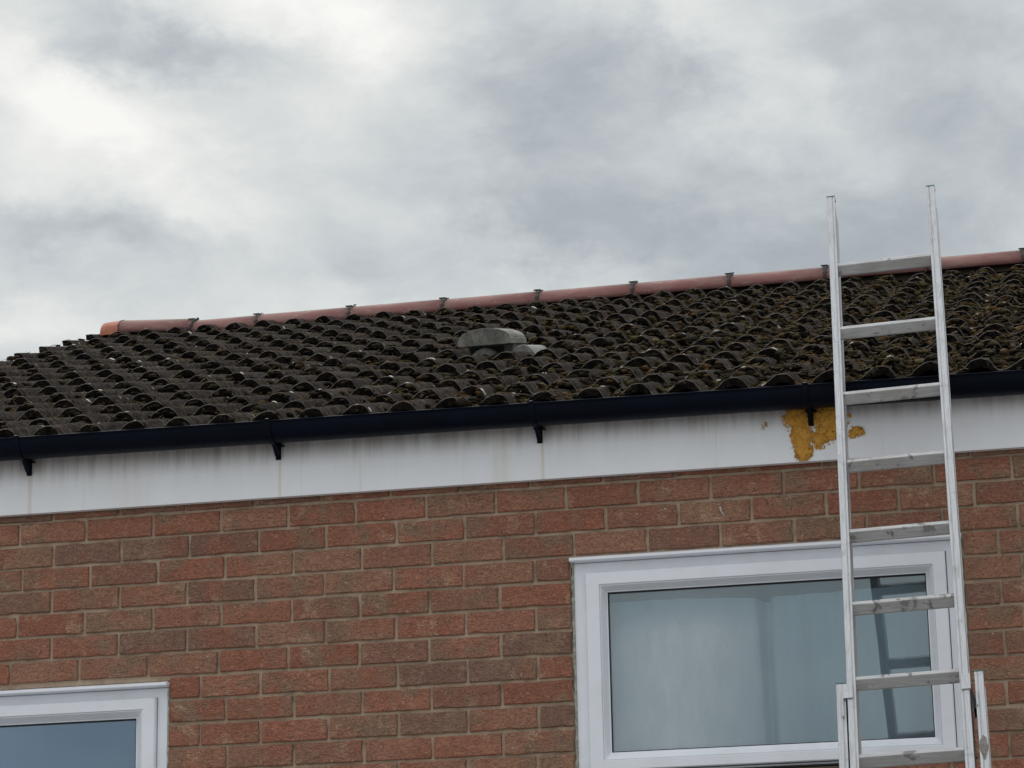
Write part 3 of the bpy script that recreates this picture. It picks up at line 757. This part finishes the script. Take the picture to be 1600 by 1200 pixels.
n = len(base_); fs = [(a * n + i, a * n + i + 1, (a + 1) * n + i + 1, (a + 1) * n + i) for a in range(len(secs) - 1) for i in range(n - 1)]
vs.append((-1.335, RY, RB + .05)); fs += [(i, i + 1, len(vs) - 1) for i in range(n - 1)] + [(n - 1, 0, len(vs) - 1)]
b.add(vs, fs, True)
b.prism([(p * 1.055, q * 1.07 + .021) for p, q in base_] + [(p * .9, q * .9 + .021) for p, q in base_[::-1]], -1.240, -1.231, lambda p, q, t_: (t_, RY + p, RB + q), smooth=False)
shadow_ring_ = MB(); shadow_ring_.prism([(p * 1.045, q * 1.06 + .024) for p, q in base_] + [(p * .92, q * .92 + .024) for p, q in base_[::-1]], -1.2305, -1.226, lambda p, q, t_: (t_, RY + p, RB + q), smooth=False)
link('ridge_shadow_ring', shadow_ring_.mesh('ridge_shadow_ring'), M['black'], ridge)  # black ring in place of the shadow line between cap and ridge tile
link('ridge_end_cap', b.mesh('ridge_end_cap'), M['cap'], ridge, label='bright terracotta ridge end cap')

# ------------------------------------------------------------------ moss, strands, lichen
random.seed(21)
ico = bmesh.new(); bmesh.ops.create_icosphere(ico, subdivisions=2, radius=1)
IV = [v.co.copy() for v in ico.verts]; IF = [tuple(v.index for v in f.verts) for f in ico.faces]; ico.free()
ico = bmesh.new(); bmesh.ops.create_icosphere(ico, subdivisions=1, radius=1)
JV = [v.co.copy() for v in ico.verts]; JF = [tuple(v.index for v in f.verts) for f in ico.faces]; ico.free()
moss = MB(); stems = MB()
def clump(x, y, z, rx, ry, rz, big=True):
    V_, F_ = (IV, IF) if big else (JV, JF); s = random.uniform(0, 99)
    moss.add([(x + v.x * rx * (1 + .8 * noise.noise(v * 1.9 + Vector((s, 0, 0)))), y + v.y * ry * (1 + .8 * noise.noise(v * 1.9 + Vector((0, s, 0)))),
               z + v.z * rz * (1 + 1.1 * noise.noise(v * 2.3 + Vector((0, 0, s))))) for v in V_], F_, True)
def strand(x, y, z, L, ang, rise):
    w_ = random.uniform(.0006, .0013); pts = []
    for i in range(4):
        f = i / 3
        pts.append((x + math.cos(ang) * L * f, y + math.sin(ang) * L * f, z + rise * math.sin(f * 2.4) + .004 * random.uniform(-1, 1) * f))
    vs = []
    for p in pts: vs += [(p[0], p[1], p[2] - w_), (p[0] + w_, p[1] - w_, p[2] + w_)]
    stems.add(vs, [(2 * i, 2 * i + 1, 2 * i + 3, 2 * i + 2) for i in range(3)])
XL, XR = -1.37, 4.9
def yrow(j): return -.13 + GY * j
for j in range(NR):
    x = XL
    k0, k1 = KL, int((XR - PX) / PITCH)
    for k_ in range(k0, k1 + 1):
        xc = PX + PITCH * k_; dens = min(2.0, max(1.0, .85 + .36 * (xc + .2)))
        if xc > 3.6: dens *= .5
        if j == 6 and k_ in (7, 8): dens = .25
        # moss cushions in the channel below the next course's tail and along the tail edge
        for _ in range(int(5 * dens + random.random())):
            dx = random.uniform(.028, .088); y = yrow(j) + random.choice((random.uniform(.10, GY - .02), random.uniform(.19, GY - .01)))
            r = random.uniform(.006, .014) * (.7 + .6 * dens); 
            if -.13 < y < 3.9: clump(xc + dx, y, surf(xc + dx, y) - r * .15, r * random.uniform(.8, 1.5), r * random.uniform(1.2, 3.2), r * random.uniform(.45, .8))
        for _ in range(int(4 * dens + random.random())):      # on the arris of the tail
            dx = random.uniform(-.05, .10); y = yrow(j) + random.uniform(-.006, .012)
            if dx < .02 and random.random() < .4: continue
            r = random.uniform(.003, .0095)
            clump(xc + dx, y, surf(xc + dx, max(y, yrow(j) + .001)) - random.uniform(0, .008), r * 1.5, r * .9, r * .8, False)
        for _ in range(int(6 * dens + random.random())):      # small tufts stuck to the face under the tail
            dx = random.uniform(-.045, .095); y = yrow(j) - random.uniform(.001, .01)
            if j == 0: continue
            r = random.uniform(.004, .012)
            clump(xc + dx, y, surf(xc + dx, yrow(j) + .001) - random.uniform(.006, .026), r * 1.7, r * .9, r * .8, False)
        if random.random() < .14 * dens + .06:                # heavy cushion
            dx = random.uniform(.03, .07); y = yrow(j) + random.uniform(.02, .2); r = random.uniform(.014, .024)
            if y < 3.85: clump(xc + dx, y, surf(xc + dx, y), r * 1.5, r * 2.0, r * .7)
        for _ in range(int(20 * dens)):                       # straw-like stems
            dx = random.gauss(.055, .028) if random.random() < .8 else random.uniform(-.06, .09)
            y = yrow(j) + random.uniform(-.004, GY - .02)
            if y > 3.9: continue
            strand(xc + dx, y, surf(xc + dx, max(y, yrow(j) + .001)) + .001, random.uniform(.012, .045), random.uniform(0, 6.28), random.uniform(.001, .009))
mo = link('moss', moss.mesh('moss'), M['moss'], roof, kind='stuff')
link('dry_stems', stems.mesh('dry_stems'), M['straw'], roof, kind='stuff')
# lichen: thin pale crusts and beads on the tile arrises
lic = MB(); random.seed(33)
def crust(x, y, r):
    n = 9; s = random.uniform(0, 9); vs = []
    for ring, (q, h) in enumerate(((1, .0006), (.8, .0022), (.35, .0030))):
        for i in range(n):
            a = 6.283 * i / n; rr = r * q * (1 + .45 * noise.noise(Vector((math.cos(a) * 1.3 + s, math.sin(a) * 1.3, s))))
            px_, py_ = x + rr * math.cos(a), y + rr * 1.1 * math.sin(a)
            vs.append((px_, py_, surf(px_, max(py_, y0_ + .001)) + h))
    vs.append((x, y, surf(x, y) + .003))
    fs = [(k * n + i, k * n + (i + 1) % n, (k + 1) * n + (i + 1) % n, (k + 1) * n + i) for k in range(2) for i in range(n)] + [(2 * n + i, 2 * n + (i + 1) % n, 3 * n) for i in range(n)]
    lic.add(vs, fs, True)
for j in range(NR):
    y0_ = yrow(j)
    for k_ in range(KL, int((XR - PX) / PITCH)):
        xc = PX + PITCH * k_
        for _ in range(random.choice((0, 0, 0, 0, 1, 1, 2))):
            r = random.choice((.004, .006, .009, .013))
            crust(xc + random.choice((random.gauss(0, .012), random.uniform(-.05, .09))), y0_ + .006 + r + random.choice((0, 0, random.uniform(0, .2))), r)
link('lichen', lic.mesh('lichen'), M['lichen'], roof, kind='stuff')

# ------------------------------------------------------------------ ladder
O = Vector((2.69263, -.235, .23)); v_ = Vector((-.027966, .344474, .938379)); u_ = Vector((.999594, .004599, .028102)); n_ = u_.cross(v_)
S0 = -(GZ - O.z) / v_.z
lm = Matrix((u_, -n_, v_)).transposed().to_4x4(); lm.translation = O - v_ * S0
lad = thing('extension_ladder', 'weathered aluminium extension ladder leaning on the gutter in front of the wide window', 'ladder')
lad.matrix_world = lm
DEP = .078
def stile(x0, x1, top, bot, dy=0, name='stile', groove=.0175, chop=.05, dep=DEP):
    b = MB(); w_ = x1 - x0
    prof = [(0, .001), (.001, 0), (groove - .0016, 0), (groove - .0008, .0018), (groove + .0008, .0018), (groove + .0016, 0), (w_ - .001, 0), (w_, .001),
            (w_, .012), (w_ - .002, .014), (w_ - .002, dep - .014), (w_, dep - .012), (w_, dep), (0, dep), (0, dep - .012), (.002, dep - .014), (.002, .014), (0, .012)]
    n = len(prof)
    vs = [(x0 + p, dy + q, S0 + bot) for p, q in prof] + [(x0 + p, dy + q, S0 + top - max(0, q - .028) * chop / (dep - .028)) for p, q in prof]
    b.add(vs, [(i, (i + 1) % n, (i + 1) % n + n, i + n) for i in range(n)] + [tuple(range(n))[::-1], tuple(range(n, 2 * n))])
    link(name, b.mesh(name), M['alu'], lad)
    b = MB(); b.add([(x0 - .0005, dy - .0008, S0 + top), (x1 + .0005, dy - .0008, S0 + top), (x1 + .0005, dy + .030, S0 + top), (x0 - .0005, dy + .030, S0 + top),
                     (x0 - .0005, dy - .0008, S0 + top + .004), (x1 + .0005, dy - .0008, S0 + top + .004), (x1 + .0005, dy + .028, S0 + top + .0035), (x0 - .0005, dy + .028, S0 + top + .0035)],
                    [(0, 3, 2, 1), (4, 5, 6, 7), (0, 1, 5, 4), (1, 2, 6, 5), (2, 3, 7, 6), (3, 0, 4, 7)])
    link('end_plug', b.mesh('end_plug', .0006, 1), M['capg'], lad)
stile(-.0270, -.0025, .664, -2.6); stile(.2795, .3045, .661, -2.6, groove=.0085)
def rung(x0, x1, vtop, dy=0):
    # world-vertical treads: bright upper facet, main face slightly turned down
    pr = [(.010, 0), (.0045, -.0025), (.0035, -.0125), (.0052, -.0145), (.0265, -.0325), (.0300, -.0335), (.044, -.024), (.046, -.020), (.040, -.003), (.037, 0)]
    b = MB(); n = len(pr)
    vs = [(x0, dy + p, S0 + vtop + q) for p, q in pr] + [(x1, dy + p, S0 + vtop + q) for p, q in pr]
    b.add(vs, [(i, (i + 1) % n, (i + 1) % n + n, i + n) for i in range(n)] + [tuple(range(n))[::-1], tuple(range(n, 2 * n))])
    link('rung', b.mesh('rung', .0006, 1), M['rung'], lad)
for i in range(13):
    rung(-.0045, .2815, .4098 - .2378 * i)
# lower section, its stiles outside the upper ones
stile(-.0570, -.0310, -1.0385, -S0, dy=.004, chop=.02); stile(.3195, .3440, -1.0335, -S0, dy=.004, chop=.02, groove=.009)
for i in range(12):
    v0 = -1.345 - .2378 * i
    if v0 > -S0 + .05: rung(-.033, .3215, v0, dy=.0835)
# guide brackets that tie the two sections
def plate(*d, bevel=.0008, name='guide_bracket', mt='alu'):
    b = MB(); x0, x1, y0, y1, z0, z1 = d; b.box(x0, x1, y0, y1, S0 + z0, S0 + z1); return link(name, b.mesh(name, bevel, 1), M[mt], lad)
plate(-.0400, -.0105, -.0050, -.0008, -1.0880, -1.0440)
plate(-.0420, -.0370, -.0058, .0035, -1.1430, -1.0600, bevel=.0005)
plate(.2835, .3085, -.0050, -.0008, -1.0880, -1.0400)
plate(.3215, .3250, -.0040, .0038, -1.1380, -1.0900, bevel=.0005)
b = MB()
b.add([(.3055, .002, S0 - 1.090), (.3100, .002, S0 - 1.086), (.3265, .006, S0 - 1.139), (.3115, .006, S0 - 1.146), (.3055, .06, S0 - 1.090), (.3100, .06, S0 - 1.086), (.3195, .06, S0 - 1.139), (.3115, .06, S0 - 1.146)],
      [(0, 1, 2, 3), (7, 6, 5, 4), (0, 4, 5, 1), (1, 5, 6, 2), (2, 6, 7, 3), (3, 7, 4, 0)])
link('guide_hook', b.mesh('guide_hook', .0008, 1), M['black'], lad)
plate(-.0365, -.0290, .0045, .05, -1.15, -1.09, name='guide_hook', mt='black')
# dried mud on the outer right stile
b = MB(); pts = []
rr = random.Random(2); n = 16
ring = [(.3318 + .0122 * math.cos(6.283 * i / n) * rr.uniform(.85, 1.0), -1.262 + .038 * math.sin(6.283 * i / n) * rr.uniform(.75, 1.1)) for i in range(n)]
vs = [(x, .0036, S0 + z) for x, z in ring] + [(.3318 + (x - .3318) * .7, .0020, S0 - 1.262 + (z + 1.262) * .7) for x, z in ring] + [(.3318, .0016, S0 - 1.262)]
b.add(vs, [(i, (i + 1) % n, (i + 1) % n + n, i + n) for i in range(n)] + [(i + n, (i + 1) % n + n, 2 * n) for i in range(n)], True)
link('mud_patch', b.mesh('mud_patch'), M['mud'], lad)
for x0 in (-.060, .3165):
    b = MB(); b.box(x0, x0 + .031, .0, .088, 0.0, .035); link('rubber_foot', b.mesh('rubber_foot', .003), M['black'], lad)
print('bricks', nb, 'tiles', nt, 'moss faces', len(moss.f))
